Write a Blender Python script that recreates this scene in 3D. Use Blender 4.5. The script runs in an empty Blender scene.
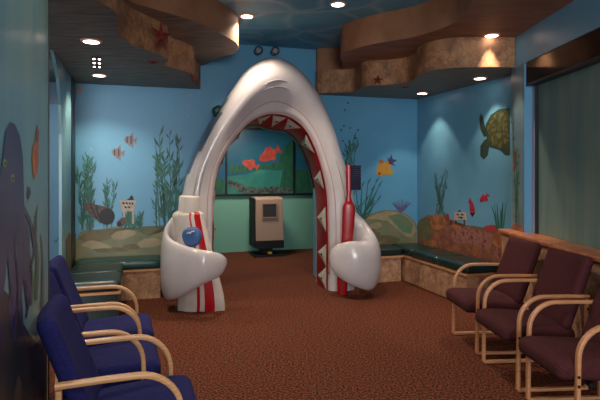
import bpy, bmesh, math, random
from mathutils import Vector, Matrix
random.seed(7)
C = bpy.context.scene.collection
PI = math.pi

# ------------------------------------------------------------------ camera, world, exposure
FPX = 520.0                      # focal length in pixels of a 600 px wide frame
CAMH = 1.6
HOR = 172.0                      # image row of the horizon
cam_d = bpy.data.cameras.new('camera'); cam = bpy.data.objects.new('camera', cam_d); C.objects.link(cam)
cam.location = (0, 0, CAMH); cam.rotation_euler = (PI/2, 0, 0)
cam_d.sensor_width = 36; cam_d.lens = 36*FPX/600; cam_d.shift_y = -(200-HOR)/600
bpy.context.scene.camera = cam
w = bpy.data.worlds.new('world'); bpy.context.scene.world = w; w.use_nodes = True
w.node_tree.nodes['Background'].inputs[0].default_value = (0.80, 0.78, 0.80, 1)
w.node_tree.nodes['Background'].inputs[1].default_value = 0.35
vs = bpy.context.scene.view_settings
vs.view_transform = 'Standard'; vs.look = 'None'; vs.gamma = 1; vs.use_curve_mapping = False
vs.exposure = 0.12
WARM = (1.0, 0.80, 0.60)

def area_light(name, loc, size, energy, color, rot=(0, 0, 0)):
    l = bpy.data.lights.new(name, 'AREA'); l.shape = 'RECTANGLE'; l.size = size[0]; l.size_y = size[1]
    l.energy = energy; l.color = color
    o = bpy.data.objects.new(name, l); o.location = loc; o.rotation_euler = rot; C.objects.link(o)
    return o
# added fill lights: alcove, corridor and camera side, none of them seen
area_light('alcove_fill', (-.9, 9.2, 2.6), (0.5, 0.5), 38, (1.0, 0.86, 0.7))  # added unseen lamp that brightens the alcove
area_light('corridor_fill', (-2.75, 5.6, 2.6), (0.25, 0.25), 9, (1.0, 0.95, 0.88))  # added unseen lamp that brightens the corridor end
area_light('front_fill', (0.0, -6.0, 1.7), (4.5, 2.4), 520, (0.93, 0.96, 1.0), (math.radians(90), 0, 0))  # added broad frontal fill for even walls; no window stands here
area_light('overhead_fill', (0.75, 0.3, 2.95), (0.6, 0.6), 25, (1.0, 0.86, 0.74), (math.radians(22), 0, 0))  # added overhead fill tilted forward, not a known fixture
area_light('camera_side_fill', (0.3, -0.9, 2.2), (0.5, 0.5), 15, (1.0, 0.90, 0.82), (math.radians(80), 0, 0))  # added fill aimed forward from behind the camera

# ------------------------------------------------------------------ room frame
TH = math.radians(17.5)
U = Vector((math.cos(TH), math.sin(TH), 0)); V = Vector((-math.sin(TH), math.cos(TH), 0)); Z = Vector((0, 0, 1))
O = Vector((1.86, 8.25, 0))
ROOM = Matrix(((U.x, V.x, 0, O.x), (U.y, V.y, 0, O.y), (0, 0, 1, 0), (0, 0, 0, 1)))
ROOMI = ROOM.inverted()
LOW, MID, TOP = 2.75, 3.08, 3.42

def meet(px, py, p0, n):
    """point where the sight line of an image position meets a plane of the place"""
    d = Vector(((px-300)/FPX, 1, (HOR-py)/FPX)); c = Vector((0, 0, CAMH))
    return c + d*((p0-c).dot(n)/d.dot(n))

# ------------------------------------------------------------------ materials
def lin(c):
    return tuple((x/12.92 if x <= .04045 else ((x+.055)/1.055)**2.4) for x in [v/255 for v in c])
MATS = {}
def mat(name, col, rough=.6, col2=None, scale=8, bump=0, detail=4, metal=0, coat=0, mix=(.35, .65), spec=.5, stretch=None, emit=0, bscale=None):
    if name in MATS: return MATS[name]
    m = bpy.data.materials.new(name); m.use_nodes = True; MATS[name] = m
    nt = m.node_tree; b = nt.nodes['Principled BSDF']; L = nt.links
    b.inputs['Roughness'].default_value = rough; b.inputs['Metallic'].default_value = metal
    b.inputs['Specular IOR Level'].default_value = spec; b.inputs['Coat Weight'].default_value = coat
    b.inputs['Base Color'].default_value = (*lin(col), 1)
    if emit:
        b.inputs['Emission Color'].default_value = (*lin(col), 1); b.inputs['Emission Strength'].default_value = emit
    if col2 or bump:
        tc = nt.nodes.new('ShaderNodeTexCoord'); mp = nt.nodes.new('ShaderNodeMapping')
        L.new(tc.outputs['Object'], mp.inputs['Vector'])
        if stretch: mp.inputs['Scale'].default_value = stretch
        n = nt.nodes.new('ShaderNodeTexNoise'); n.inputs['Scale'].default_value = scale; n.inputs['Detail'].default_value = detail
        L.new(mp.outputs['Vector'], n.inputs['Vector'])
        if col2:
            r = nt.nodes.new('ShaderNodeValToRGB')
            r.color_ramp.elements[0].position = mix[0]; r.color_ramp.elements[0].color = (*lin(col), 1)
            r.color_ramp.elements[1].position = mix[1]; r.color_ramp.elements[1].color = (*lin(col2), 1)
            L.new(n.outputs['Fac'], r.inputs['Fac']); L.new(r.outputs['Color'], b.inputs['Base Color'])
        if bump:
            src = n
            if bscale:
                src = nt.nodes.new('ShaderNodeTexNoise'); src.inputs['Scale'].default_value = bscale; src.inputs['Detail'].default_value = 3
                L.new(mp.outputs['Vector'], src.inputs['Vector'])
            bp = nt.nodes.new('ShaderNodeBump'); bp.inputs['Strength'].default_value = bump; bp.inputs['Distance'].default_value = .02
            L.new(src.outputs['Fac'], bp.inputs['Height']); L.new(bp.outputs['Normal'], b.inputs['Normal'])
    return m

def add_veins(m, dark, scale=3.0, width=.06, amount=.8, distort=.6, lighter=False, feature='DISTANCE_TO_EDGE'):
    """warped cell-edge lines painted over the material's colour"""
    nt = m.node_tree; L = nt.links; b = nt.nodes['Principled BSDF']
    tc = nt.nodes.new('ShaderNodeTexCoord')
    nz = nt.nodes.new('ShaderNodeTexNoise'); nz.inputs['Scale'].default_value = scale*.8
    L.new(tc.outputs['Object'], nz.inputs['Vector'])
    mx = nt.nodes.new('ShaderNodeMix'); mx.data_type = 'RGBA'; mx.blend_type = 'ADD'; mx.inputs[0].default_value = distort
    L.new(tc.outputs['Object'], mx.inputs[6]); L.new(nz.outputs['Color'], mx.inputs[7])
    vo = nt.nodes.new('ShaderNodeTexVoronoi'); vo.feature = feature; vo.inputs['Scale'].default_value = scale
    L.new(mx.outputs[2], vo.inputs['Vector'])
    mr = nt.nodes.new('ShaderNodeMapRange'); mr.inputs[1].default_value = 0; mr.inputs[2].default_value = width
    mr.inputs[3].default_value = amount; mr.inputs[4].default_value = 0
    L.new(vo.outputs['Distance'], mr.inputs[0])
    c = nt.nodes.new('ShaderNodeMix'); c.data_type = 'RGBA'
    old = b.inputs['Base Color'].links[0].from_socket if b.inputs['Base Color'].links else None
    if old: L.new(old, c.inputs[6])
    else: c.inputs[6].default_value = b.inputs['Base Color'].default_value
    c.inputs[7].default_value = (*lin(dark), 1)
    L.new(mr.outputs[0], c.inputs[0]); L.new(c.outputs[2], b.inputs['Base Color'])
    return m

M_blue = mat('wall_blue', (94, 162, 202), .38, (102, 170, 208), 1.6, .05, mix=(.3, .7), bscale=60)
M_right = mat('wall_blue_right', (98, 156, 186), .38, (108, 166, 196), 1.6, .05, mix=(.3, .7), bscale=60)
M_left = mat('wall_panel_teal', (92, 146, 170), .3, (128, 168, 170), 1.2, .05, bscale=60, stretch=(3, 3, .7))
M_dblue = mat('header_blue', (52, 92, 124), .4, (60, 102, 132), 2)
M_corr = mat('corridor_blue', (112, 156, 182), .6)
M_carpet = mat('carpet', (44, 28, 24), .95, (134, 76, 54), 60, .5, 7, spec=.1, mix=(.40, .62))
M_caust = add_veins(mat('ceiling_water', (76, 142, 176), .5, (96, 164, 194), 1.5), (176, 206, 214), 1.6, .12, .5, .9)
M_rockface = add_veins(mat('soffit_rock', (128, 92, 66), .7, (180, 134, 96), 6, .35, mix=(.3, .6)), (92, 52, 42), 5, .10, .45, .8)
M_rockplain = mat('soffit_tan', (134, 92, 64), .65, (158, 112, 82), 3, .15)
M_under_l = mat('soffit_slate', (104, 90, 80), .6, (140, 122, 106), 4, .35, stretch=(1, 4, 1))
M_under_r = mat('soffit_olive', (112, 104, 90), .6, (140, 130, 112), 4, .3, stretch=(1, 4, 1))
M_under_b = mat('soffit_brown', (128, 84, 60), .6, (152, 104, 76), 2, .25, stretch=(1, 3, 1))
M_stone = add_veins(mat('bench_stone', (168, 124, 96), .75, (208, 166, 130), 9, .4), (112, 60, 46), 9, .06, .55, .6)
M_teal = mat('cushion_teal', (14, 62, 62), .3, (18, 74, 74), 6, .03, spec=.6)
M_dgreen = mat('cushion_green', (14, 38, 38), .32, (22, 52, 48), 6, .03, spec=.6)
M_wood = mat('maple', (226, 178, 130), .35, (206, 154, 106), 5, .03, stretch=(2, 18, 18))
M_woodr = mat('oak_orange', (204, 148, 108), .35, (186, 128, 88), 5, .03, stretch=(2, 18, 18))
M_navy = mat('blue_fabric', (26, 28, 84), .9, (34, 38, 100), 90, .25, spec=.2)
M_maroon = mat('maroon_fabric', (64, 30, 34), .9, (80, 40, 44), 90, .25, spec=.2)
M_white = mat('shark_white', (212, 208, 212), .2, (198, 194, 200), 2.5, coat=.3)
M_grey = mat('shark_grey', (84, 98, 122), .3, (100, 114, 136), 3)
M_lip = mat('lip_pink', (186, 142, 138), .4)
M_crease = mat('crease_grey', (150, 146, 152), .4)
M_gum = mat('gum_red', (150, 20, 34), .35, (128, 14, 26), 5, .1)
M_tooth = mat('tooth_ivory', (206, 204, 194), .35, (184, 182, 172), 14)
M_black = mat('black', (14, 14, 16), .4)
M_red = mat('stripe_red', (186, 18, 34), .35)
M_tube = mat('tube_white', (222, 214, 206), .4, (208, 200, 194), 8)
M_cap = mat('cap_white', (224, 218, 212), .5)
M_drop = mat('emblem_blue', (62, 100, 160), .4)
M_brush = mat('brush_red', (158, 16, 26), .25)
M_bristle = mat('bristle_navy', (16, 18, 50), .8, (26, 28, 66), 60, .6, stretch=(1, 1, 6))
M_green = mat('alcove_green', (122, 180, 160), .6)
M_frame = mat('frame_black', (18, 20, 24), .35)
M_beige = mat('kiosk_beige', (168, 140, 120), .5)
M_screen = mat('kiosk_screen', (60, 54, 54), .15)
M_chrome = mat('chrome', (150, 152, 156), .15)
M_lens = mat('lamp_lens', (255, 232, 220), .4, emit=9)
M_ring = mat('lamp_ring', (210, 160, 140), .4)
M_dark = mat('recess_dark', (20, 20, 20), .7)
M_shade = mat('blind_green', (92, 124, 124), .55, (116, 138, 128), 3, .15, stretch=(1, 3, .3))
M_trans = mat('tinted_glass', (40, 26, 20), .12, (74, 44, 32), 1.2, stretch=(1, 1.2, 1), mix=(.4, .7))
M_wframe = mat('window_frame_pink', (176, 156, 166), .4)
M_ledge = add_veins(mat('ledge_marble', (204, 130, 84), .35, (168, 98, 60), 8), (104, 58, 40), 7, .05, .6, .8)
M_ptrim = mat('plain_trim', (206, 150, 104), .5)

# ------------------------------------------------------------------ mesh helpers
def link(name, bm, mats, parent=None, mw=None, smooth=False, recalc=True):
    if recalc: bmesh.ops.recalc_face_normals(bm, faces=bm.faces)
    me = bpy.data.meshes.new(name); bm.to_mesh(me); bm.free()
    if not isinstance(mats, (list, tuple)): mats = [mats]
    for m in mats: me.materials.append(m)
    if smooth:
        for p in me.polygons: p.use_smooth = True
    o = bpy.data.objects.new(name, me); C.objects.link(o)
    if mw is not None: o.matrix_world = mw
    if parent is not None: o.parent = parent
    return o
def auto(o, deg=40):
    me = o.data
    for p in me.polygons: p.use_smooth = True
    me.set_sharp_from_angle(angle=math.radians(deg)); return o
def tag(o, label=None, cat=None, group=None, kind=None):
    if label: o['label'] = label
    if cat: o['category'] = cat
    if group: o['group'] = group
    if kind: o['kind'] = kind
    return o
def empty(name, loc, rz=0, label=None, cat=None, group=None):
    o = bpy.data.objects.new(name, None); C.objects.link(o); o.location = loc; o.rotation_euler = (0, 0, rz)
    o.empty_display_size = .1
    return tag(o, label, cat, group)
def copy_tree(o, parent=None):
    c = o.copy(); C.objects.link(c); c.parent = parent
    for ch in list(o.children): copy_tree(ch, c)
    return c
def box(bm, x0, x1, y0, y1, z0, z1, mi=0):
    v = [bm.verts.new((x, y, z)) for z in (z0, z1) for y in (y0, y1) for x in (x0, x1)]
    for f in ((0, 2, 3, 1), (4, 5, 7, 6), (0, 1, 5, 4), (2, 6, 7, 3), (0, 4, 6, 2), (1, 3, 7, 5)):
        bm.faces.new([v[i] for i in f]).material_index = mi
def prism(bm, pts, z0, z1, mb=0, ms=0, mt=None):
    a = [bm.verts.new((p[0], p[1], z0)) for p in pts]; b = [bm.verts.new((p[0], p[1], z1)) for p in pts]
    bm.faces.new(list(reversed(a))).material_index = mb
    bm.faces.new(b).material_index = mb if mt is None else mt
    for i in range(len(pts)):
        j = (i+1) % len(pts); bm.faces.new((a[i], a[j], b[j], b[i])).material_index = ms
def rbox(bm, sx, sy, sz, r, n=10, crown=0, M=None, post=None):
    t = bmesh.new(); bmesh.ops.create_cube(t, size=2)
    bmesh.ops.subdivide_edges(t, edges=t.edges[:], cuts=n, use_grid_fill=True)
    hx, hy, hz = sx/2, sy/2, sz/2
    for v in t.verts:
        p = v.co.copy()
        e = [math.copysign(abs(c)**.75 if abs(c) > 0 else 0, c) for c in p]   # crowd rows to the rim
        q = Vector((e[0]*hx, e[1]*hy, e[2]*hz))
        inner = Vector((max(-hx+r, min(hx-r, q.x)), max(-hy+r, min(hy-r, q.y)), max(-hz+r, min(hz-r, q.z))))
        d = q-inner
        if d.length > 1e-9: q = inner+d.normalized()*min(r, max(abs(d.x), abs(d.y), abs(d.z)))
        if crown and p.z > 0: q.z += crown*(1-p.x**2)*(1-p.y**2)
        v.co = q
        if post: v.co = post(v.co.copy())
    if M is not None: bmesh.ops.transform(t, matrix=M, verts=t.verts)
    me = bpy.data.meshes.new('tmp'); t.to_mesh(me); t.free(); bm.from_mesh(me); bpy.data.meshes.remove(me)
def catmull(pts, n=8, closed=False):
    out = []; P = [Vector(p) for p in pts]; N = len(P)
    rng = range(N if closed else N-1)
    for i in rng:
        g = (lambda k: P[k % N]) if closed else (lambda k: P[max(0, min(N-1, k))])
        p0, p1, p2, p3 = g(i-1), g(i), g(i+1), g(i+2)
        for k in range(n):
            t = k/n
            out.append(.5*((2*p1)+(-p0+p2)*t+(2*p0-5*p1+4*p2-p3)*t*t+(-p0+3*p1-3*p2+p3)*t**3))
    if not closed: out.append(P[-1])
    return out
def sweep(bm, path, prof, binorm, closed_prof=True, caps=True, scale=None, mi=0):
    path = [Vector(p) for p in path]; B = Vector(binorm).normalized(); rings = []
    for i, p in enumerate(path):
        t = (path[min(i+1, len(path)-1)]-path[max(i-1, 0)]).normalized()
        n = B.cross(t).normalized(); b2 = t.cross(n).normalized(); s = scale[i] if scale else 1
        rings.append([bm.verts.new(p+b2*a*s+n*c*s) for a, c in prof])
    m = len(prof)
    for i in range(len(rings)-1):
        for k in range(m if closed_prof else m-1):
            bm.faces.new((rings[i][k], rings[i][(k+1) % m], rings[i+1][(k+1) % m], rings[i+1][k])).material_index = mi
    if caps and closed_prof:
        bm.faces.new(list(reversed(rings[0]))).material_index = mi; bm.faces.new(rings[-1]).material_index = mi
def circ(r, n=8, ry=None):
    return [(r*math.cos(2*PI*k/n), (ry or r)*math.sin(2*PI*k/n)) for k in range(n)]
def rrect(w, h, r, n=3):
    out = []
    for cx, cy, a0 in ((w/2-r, h/2-r, 0), (-w/2+r, h/2-r, 90), (-w/2+r, -h/2+r, 180), (w/2-r, -h/2+r, 270)):
        for k in range(n+1):
            a = math.radians(a0+90*k/n); out.append((cx+r*math.cos(a), cy+r*math.sin(a)))
    return out
def loft(bm, rings, closed=True, cap=True, mi=0):
    R = [[bm.verts.new(p) for p in r] for r in rings]; m = len(R[0])
    for i in range(len(R)-1):
        for k in range(m if closed else m-1):
            bm.faces.new((R[i][k], R[i][(k+1) % m], R[i+1][(k+1) % m], R[i+1][k])).material_index = mi
    if cap and closed:
        bm.faces.new(list(reversed(R[0]))).material_index = mi; bm.faces.new(R[-1]).material_index = mi
    return R
def lathe(bm, prof, n=24, M=None):
    rings = [[Vector((r*math.cos(2*PI*k/n), r*math.sin(2*PI*k/n), z)) for k in range(n)] for r, z in prof]
    if M is not None: rings = [[M @ p for p in r] for r in rings]
    loft(bm, rings)
def sphere(bm, c, r, n=16, sc=(1, 1, 1)):
    t = bmesh.new(); bmesh.ops.create_uvsphere(t, u_segments=n, v_segments=n//2+2, radius=r)
    for v in t.verts: v.co = Vector((v.co.x*sc[0], v.co.y*sc[1], v.co.z*sc[2]))+Vector(c)
    me = bpy.data.meshes.new('tmp'); t.to_mesh(me); t.free(); bm.from_mesh(me); bpy.data.meshes.remove(me)

# ------------------------------------------------------------------ the room
def rp(a, b, h=0): return ROOM @ Vector((a, b, h))
bm = bmesh.new(); bmesh.ops.create_grid(bm, x_segments=1, y_segments=1, size=8)
for v in bm.verts: v.co += Vector((0, 5.5, 0))
tag(link('floor', bm, M_carpet), kind='structure')
bm = bmesh.new(); box(bm, -8, 8, -2.5, 13.5, TOP, TOP+.1)
tag(link('ceiling', bm, M_caust), kind='structure')

LA = -5.0                       # left side of the room
OL, OR_, OH = -3.22, -1.63, 2.32 # opening behind the shark
bm = bmesh.new()
prism(bm, [(LA, 0), (OL, 0), (OL, OH), (OR_, OH), (OR_, 0), (.3, 0), (.3, TOP-.002), (LA, TOP-.002)], 0, .34)
# prism is built in (a, h, thickness): turn it so that thickness runs in depth
for v in bm.verts: v.co = Vector((v.co.x, v.co.z, v.co.y))
wall_back = tag(link('wall_back', bm, M_blue, mw=ROOM), kind='structure')
bm = bmesh.new(); box(bm, 0, .3, -2.48, 0, 0, TOP-.002)
wall_right = tag(link('wall_right', bm, M_right, mw=ROOM), kind='structure')

# left wall of the room with a curved opening towards a side corridor
bm = bmesh.new()
pts = [(-.02, 0), (-.02, TOP-.002), (-4.3, TOP-.002), (-4.3, 2.8), (-2.1, 2.8), (-1.85, 2.72), (-1.55, 2.55), (-1.38, 2.3), (-1.33, 2.0), (-1.32, 0)]
prism(bm, pts, -.03, 0)
for v in bm.verts: v.co = Vector((LA+v.co.z, v.co.x, v.co.y))
wall_left = tag(link('wall_left', bm, M_left, mw=ROOM), kind='structure')
OA, OB = -4.72, -4.137
bm = bmesh.new(); box(bm, OA-.12, OA, -9.8, OB, 0, TOP-.004)
wall_panel = tag(link('wall_left_near', bm, M_left, mw=ROOM), kind='structure')
bm = bmesh.new(); box(bm, OA-.125, OA+.004, OB+.001, OB+.02, 0, LOW)
tag(link('trim_1', bm, M_black, mw=ROOM), kind='structure')
bm = bmesh.new(); box(bm, LA-.005, LA+.012, -.5, -.16, 0, LOW)
tag(link('trim_2', bm, M_black, mw=ROOM), kind='structure')
bm = bmesh.new(); box(bm, LA-1.0, LA-.9, -5, 0, 0, TOP-.01, 0); box(bm, LA-1.0, LA-.12, 0, .1, 0, 2.47, 0); box(bm, LA-1.0, LA-.12, .0, .1, 2.47, TOP-.01, 1)
tag(link('wall_corridor', bm, [M_corr, M_dblue], mw=ROOM), kind='structure')

# alcove beyond the shark
bm = bmesh.new(); box(bm, -4.6, .4, 3.0, 3.15, 0, 2.9)
wall_alcove = tag(link('wall_alcove', bm, M_green, mw=ROOM), kind='structure')
bm = bmesh.new(); box(bm, -4.6, .4, .36, 3.0, 2.62, 2.7)
tag(link('ceiling', bm, mat('alcove_ceiling', (90, 96, 98)), mw=ROOM), kind='structure')
bm = bmesh.new(); box(bm, -4.7, -4.6, .34, 3.0, 0, 2.7); box(bm, .4, .5, .34, 3.0, 0, 2.7)
tag(link('wall_alcove_sides', bm, M_blue, mw=ROOM), kind='structure')

# window wall on the right, parallel to the sight line
WX = 2.37; E = rp(0, -2.15)
bm = bmesh.new()
box(bm, WX, WX+.3, 5.5, 5.83, 0, TOP-.003)
box(bm, WX, WX+.3, -1.8, 5.5, 2.75, TOP-.003)
wall_window = tag(link('wall_window', bm, M_right), kind='structure')
bm = bmesh.new(); box(bm, WX+.001, WX+.28, 5.495, 5.5, .96, 2.748)
jamb = tag(link('trim_3', bm, mat('jamb_blue', (104, 164, 204), .4)), kind='structure')
bm = bmesh.new(); box(bm, 2.27, 2.67, -1.8, 5.85, 0, .915)
tag(link('wall_low', bm, M_stone), kind='structure')
bm = bmesh.new(); box(bm, 2.235, 2.50, -1.8, 5.88, .917, .96)
o = tag(link('window_sill', bm, M_ledge), kind='structure')
bv = o.modifiers.new('b', 'BEVEL'); bv.width = .012; bv.segments = 3
win = bpy.data.objects.new('window_1', None); C.objects.link(win); win.location = (WX+.12, 5.49, .96); tag(win, kind='structure')
def under(parent, o):
    o.parent = parent; o.matrix_parent_inverse = Matrix.Translation(-Vector(parent.location)); return o
bm = bmesh.new(); box(bm, WX+.085, WX+.15, 5.43, 5.49, .962, 2.50); box(bm, WX+.13, WX+.18, -1.7, 5.43, 2.46, 2.50)
under(win, link('window_frame', bm, M_wframe))
bm = bmesh.new(); box(bm, WX+.08, WX+.16, 5.385, 5.428, .962, 2.5)
under(win, link('glazing_bead', bm, M_black))
bm = bmesh.new(); box(bm, WX+.10, WX+.11, -1.7, 5.384, .962, 2.5)
under(win, link('blind', bm, M_shade))
bm = bmesh.new(); box(bm, WX+.012, WX+.03, -1.7, 5.47, 2.53, 2.748)
under(win, link('transom_panel', bm, M_trans))
bm = bmesh.new(); box(bm, WX+.010, WX+.12, -1.7, 5.47, 2.502, 2.528)
under(win, link('transom_rail', bm, M_black))

# ------------------------------------------------------------------ ceiling tiers
def tier(edge, back, z0, z1, under_m, side_m, n=8):
    e = [Vector((p[0], p[1], 0)) for p in edge]; pts = catmull(e, n)
    bm = bmesh.new(); prism(bm, [(p.x, p.y) for p in pts]+back, z0, z1, 0, 1)
    o = link('ceiling', bm, [under_m, side_m]); auto(o, 35); tag(o, kind='structure'); return o
BW = lambda a: tuple(rp(a, -.001)[:2])
e_ll = [(-1.15, -1.7), (-1.2, 1.5), (-1.28, 2.6), (-1.365, 3.35), (-1.33, 3.78), (-1.50, 4.28), (-1.52, 4.67), (-1.38, 5.11), (-1.36, 5.35), (-1.46, 5.55), (-1.42, 5.7), (-1.29, 6.0), (-1.27, 6.25), (-1.36, 6.45), (-1.375, 6.8)]
low_left = tier(e_ll, [BW(-3.40), BW(LA-.9), tuple(rp(LA-.9, -9.8)[:2])], LOW, MID+.001, M_under_l, M_rockface)
e_ml = [(-1.3, -1.7), (-1.55, 2.5), (-1.60, 3.9), (-1.48, 4.48), (-1.35, 4.69), (-1.06, 5.07), (-.89, 5.46), (-.76, 5.83), (-.725, 6.11), (-.78, 6.40), (-.95, 6.66), (-1.22, 6.98)]
mid_left = tier(e_ml, [BW(-3.37), BW(LA-.9), tuple(rp(LA-.9, -9.8)[:2])], MID, TOP-.001, M_under_l, M_rockplain)
RB = [tuple(rp(-.001, 0)[:2]), tuple(rp(-.001, -2.15)[:2])]
e_lr = [BW(-1.66), (.25, 7.60), (.55, 7.52), (.76, 7.45), (.82, 7.2), (.85, 7.02), (.95, 6.90), (1.18, 6.84), (1.36, 6.72), (1.42, 6.5), (1.41, 6.15), (1.50, 5.88), (1.68, 5.74), (1.9, 5.70), (2.15, 5.69), (2.365, 5.72)]
low_right = tier(e_lr, [(2.365, 5.84), RB[1], RB[0]], LOW, MID+.001, M_under_r, M_rockface)
e_mr = [BW(-1.68), (.26, 7.66), (.5, 7.62), (.61, 7.5), (.58, 7.1), (.525, 6.72), (.53, 6.47), (.62, 6.28), (.78, 6.08), (.99, 5.90), (1.28, 5.66), (1.50, 5.26), (1.54, 4.90), (1.515, 4.61), (1.44, 4.2), (1.3, 3.2), (1.2, 1.5), (1.2, -1.75)]
mid_right = tier(e_mr, [(2.365, -1.75), (2.365, 5.84), RB[1], RB[0]], MID, TOP-.001, M_under_b, M_rockplain)

def starfish(px, py, z, r, face, rot, parent, label):
    c = Vector(((px-300)/FPX*z, z, CAMH+(HOR-py)/FPX*z)); n = Vector(face).normalized()
    t = n.cross(Z); t = t.normalized() if t.length > .1 else Vector((1, 0, 0)); s = t.cross(n)
    bm = bmesh.new(); top = bm.verts.new(c+n*.02); ring = []
    for k in range(10):
        rr = r if k % 2 == 0 else r*.3; a = rot+PI*k/5
        ring.append(bm.verts.new(c+t*rr*math.cos(a)+s*rr*math.sin(a)))
    for k in range(10): bm.faces.new((ring[k], ring[(k+1) % 10], top))
    bm.faces.new(ring)
    o = link('starfish', bm, mat('starfish_red', (140, 40, 34), .7, (104, 26, 26), 30)); o.parent = parent; o['label'] = label
starfish(161, 36, 4.93, .17, (.9, -.35, 0), .3, low_left, 'large red starfish on the stone face')
starfish(153, 62, 5.38, .07, (0, 0, -1), .1, low_left, 'small red starfish on the soffit underside')
starfish(192, 76, 6.08, .06, (1, -.3, 0), .9, low_left, 'tiny red starfish at the soffit corner')
starfish(378, 80, 6.83, .08, (-.2, -1, 0), .4, low_right, 'dark red starfish on the stone face')
starfish(405, 86.5, 6.78, .07, (0, 0, -1), .2, low_right, 'red starfish at the rim of the soffit')

# ------------------------------------------------------------------ recessed lamps
def can(x, y, h, label, energy=30, cone=70, blend=.6, r=.085, inner=0):
    t = empty('ceiling_light', (x, y, h), 0, label, 'ceiling light', 'recessed round ceiling lights')
    bm = bmesh.new(); lathe(bm, [(r*.8, -.001), (r*.8, -.010), (r, -.012), (r*1.08, -.004), (r*1.08, 0)], 28)
    auto(link('trim_ring', bm, M_ring, t))
    bm = bmesh.new(); lathe(bm, [(r*.78, -.012), (r*.5, -.016), (.001, -.018)], 28); auto(link('lens', bm, M_lens, t))
    l = bpy.data.lights.new('bulb', 'SPOT'); l.energy = energy; l.color = WARM; l.spot_size = math.radians(cone); l.spot_blend = blend
    l.shadow_soft_size = .05
    lo = bpy.data.objects.new('bulb', l); C.objects.link(lo); lo.parent = t; lo.location = (0, 0, -.03)
    if inner:
        l2 = l.copy(); l2.energy = inner; l2.spot_size = math.radians(56); l2.spot_blend = .5
        lo2 = bpy.data.objects.new('bulb', l2); C.objects.link(lo2); lo2.parent = t; lo2.location = (0, 0, -.031)
    return t
can(-1.83, 4.56, LOW, 'round recessed light nearest the left wall opening, above the blue chairs', 80, 130)
can(-2.38, 6.16, LOW, 'round recessed light in the dark left soffit near the back wall', 70, 125)
can(-.618, 6.06, TOP, 'round recessed light in the blue ceiling left of the shark snout', 110, 130)
can(.41, 5.63, TOP, 'round recessed light in the blue ceiling right of the shark', 120, 112)
can(2.07, 5.62, MID, 'round recessed light in the brown upper soffit by the window wall', 60, 52, .25)
can(2.2, 6.36, LOW, 'round recessed light in the lower right soffit near the turtle', 34, 84, .35, inner=16)
can(1.78, 7.57, LOW, 'round recessed light in the lower right soffit by the back corner', 34, 84, .35, inner=16)
can(-.45, 2.5, TOP, 'added recessed light out of view over the near floor, left of the pair', 45, 120)  # added out of view to brighten the octopus panel and chairs
can(.65, 2.9, TOP, 'added recessed light out of view over the near floor, right of the pair', 45, 120)  # second added can, out of view, for the near floor and chairs
t = empty('ceiling_glints', (-2.13, 5.45, LOW), math.radians(21), 'dark plate with six glowing dots standing in for reflections between two recessed lights', 'reflection dots')  # added plate whose glowing dots imitate reflections on the soffit
bm = bmesh.new(); box(bm, -.045, .045, -.27, .27, -.008, 0); link('glint_plate', bm, M_dark, t)
for i in (-1, 1):
    for j in (-1, 0, 1):
        bm = bmesh.new(); sphere(bm, (i*.026, j*.21, -.010), .013, 10, (1, 1.3, .5)); link('glint_dot', bm, M_lens if i*j != 1 else M_lens, t, smooth=True)

# ------------------------------------------------------------------ wall benches
def bench(name, label, a0, a1, b0, b1, group=None, cush=None, splits=1, along='a', base_m=None, toe=None):
    cx, cy = rp((a0+a1)/2, (b0+b1)/2)[:2]
    t = empty(name, (cx, cy, 0), TH, label, 'bench', group)
    L, D = a1-a0, b1-b0
    bm = bmesh.new(); box(bm, -L/2+.03, L/2-.03, -D/2+.03, D/2-.002, 0, .35)
    link('stone_base', bm, base_m or M_stone, t)
    bm = bmesh.new(); box(bm, -L/2+.005, L/2-.005, -D/2+.005, D/2-.002, .352, .378); o = link('wood_edge', bm, M_ptrim, t)
    for k in range(splits):
        bm = bmesh.new()
        if along == 'a':
            s = L/splits; rbox(bm, s-.006, D-.01, .105, .035, 10, .012, Matrix.Translation((-L/2+s*(k+.5), 0, .432)))
        else:
            s = D/splits; rbox(bm, L-.01, s-.006, .105, .035, 10, .012, Matrix.Translation((0, -D/2+s*(k+.5), .432)))
        link('cushion', bm, cush or M_teal, t, smooth=True)
    return t
bench('wall_bench', 'low stone bench with teal cushion against the back wall left of the shark', LA+.02, -3.93, -.50, -.01)
bench('wall_bench', 'dark green cushioned bench along the left wall behind the blue chairs', LA+.02, LA+.60, -1.68, -.51, cush=M_dgreen, splits=2, along='b', base_m=M_dgreen)
bench('wall_bench', 'stone bench with green cushion on the back wall right of the shark', -1.12, -.515, -.50, -.01, cush=M_dgreen)
bench('wall_bench', 'long stone bench with green cushions under the turtle mural', -.51, -.01, -2.0, -.01, cush=M_dgreen, splits=3, along='b')

# ------------------------------------------------------------------ the shark arch
PH = math.radians(18.0); SU = Vector((math.cos(PH), math.sin(PH), 0)); SV = Vector((-math.sin(PH), math.cos(PH), 0))
SQ = Vector((.45, 7.0, 0))
def sp(px, py, d=0):                      # image position -> (along, up) in the arch's own upright plane
    p = meet(px, py, SQ+SV*d, SV); return ((p-SQ).dot(SU), p.z)
shark = empty('shark_archway', SQ, PH, 'big white cartoon shark archway with open red mouth and teeth', 'shark sculpture')
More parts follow.
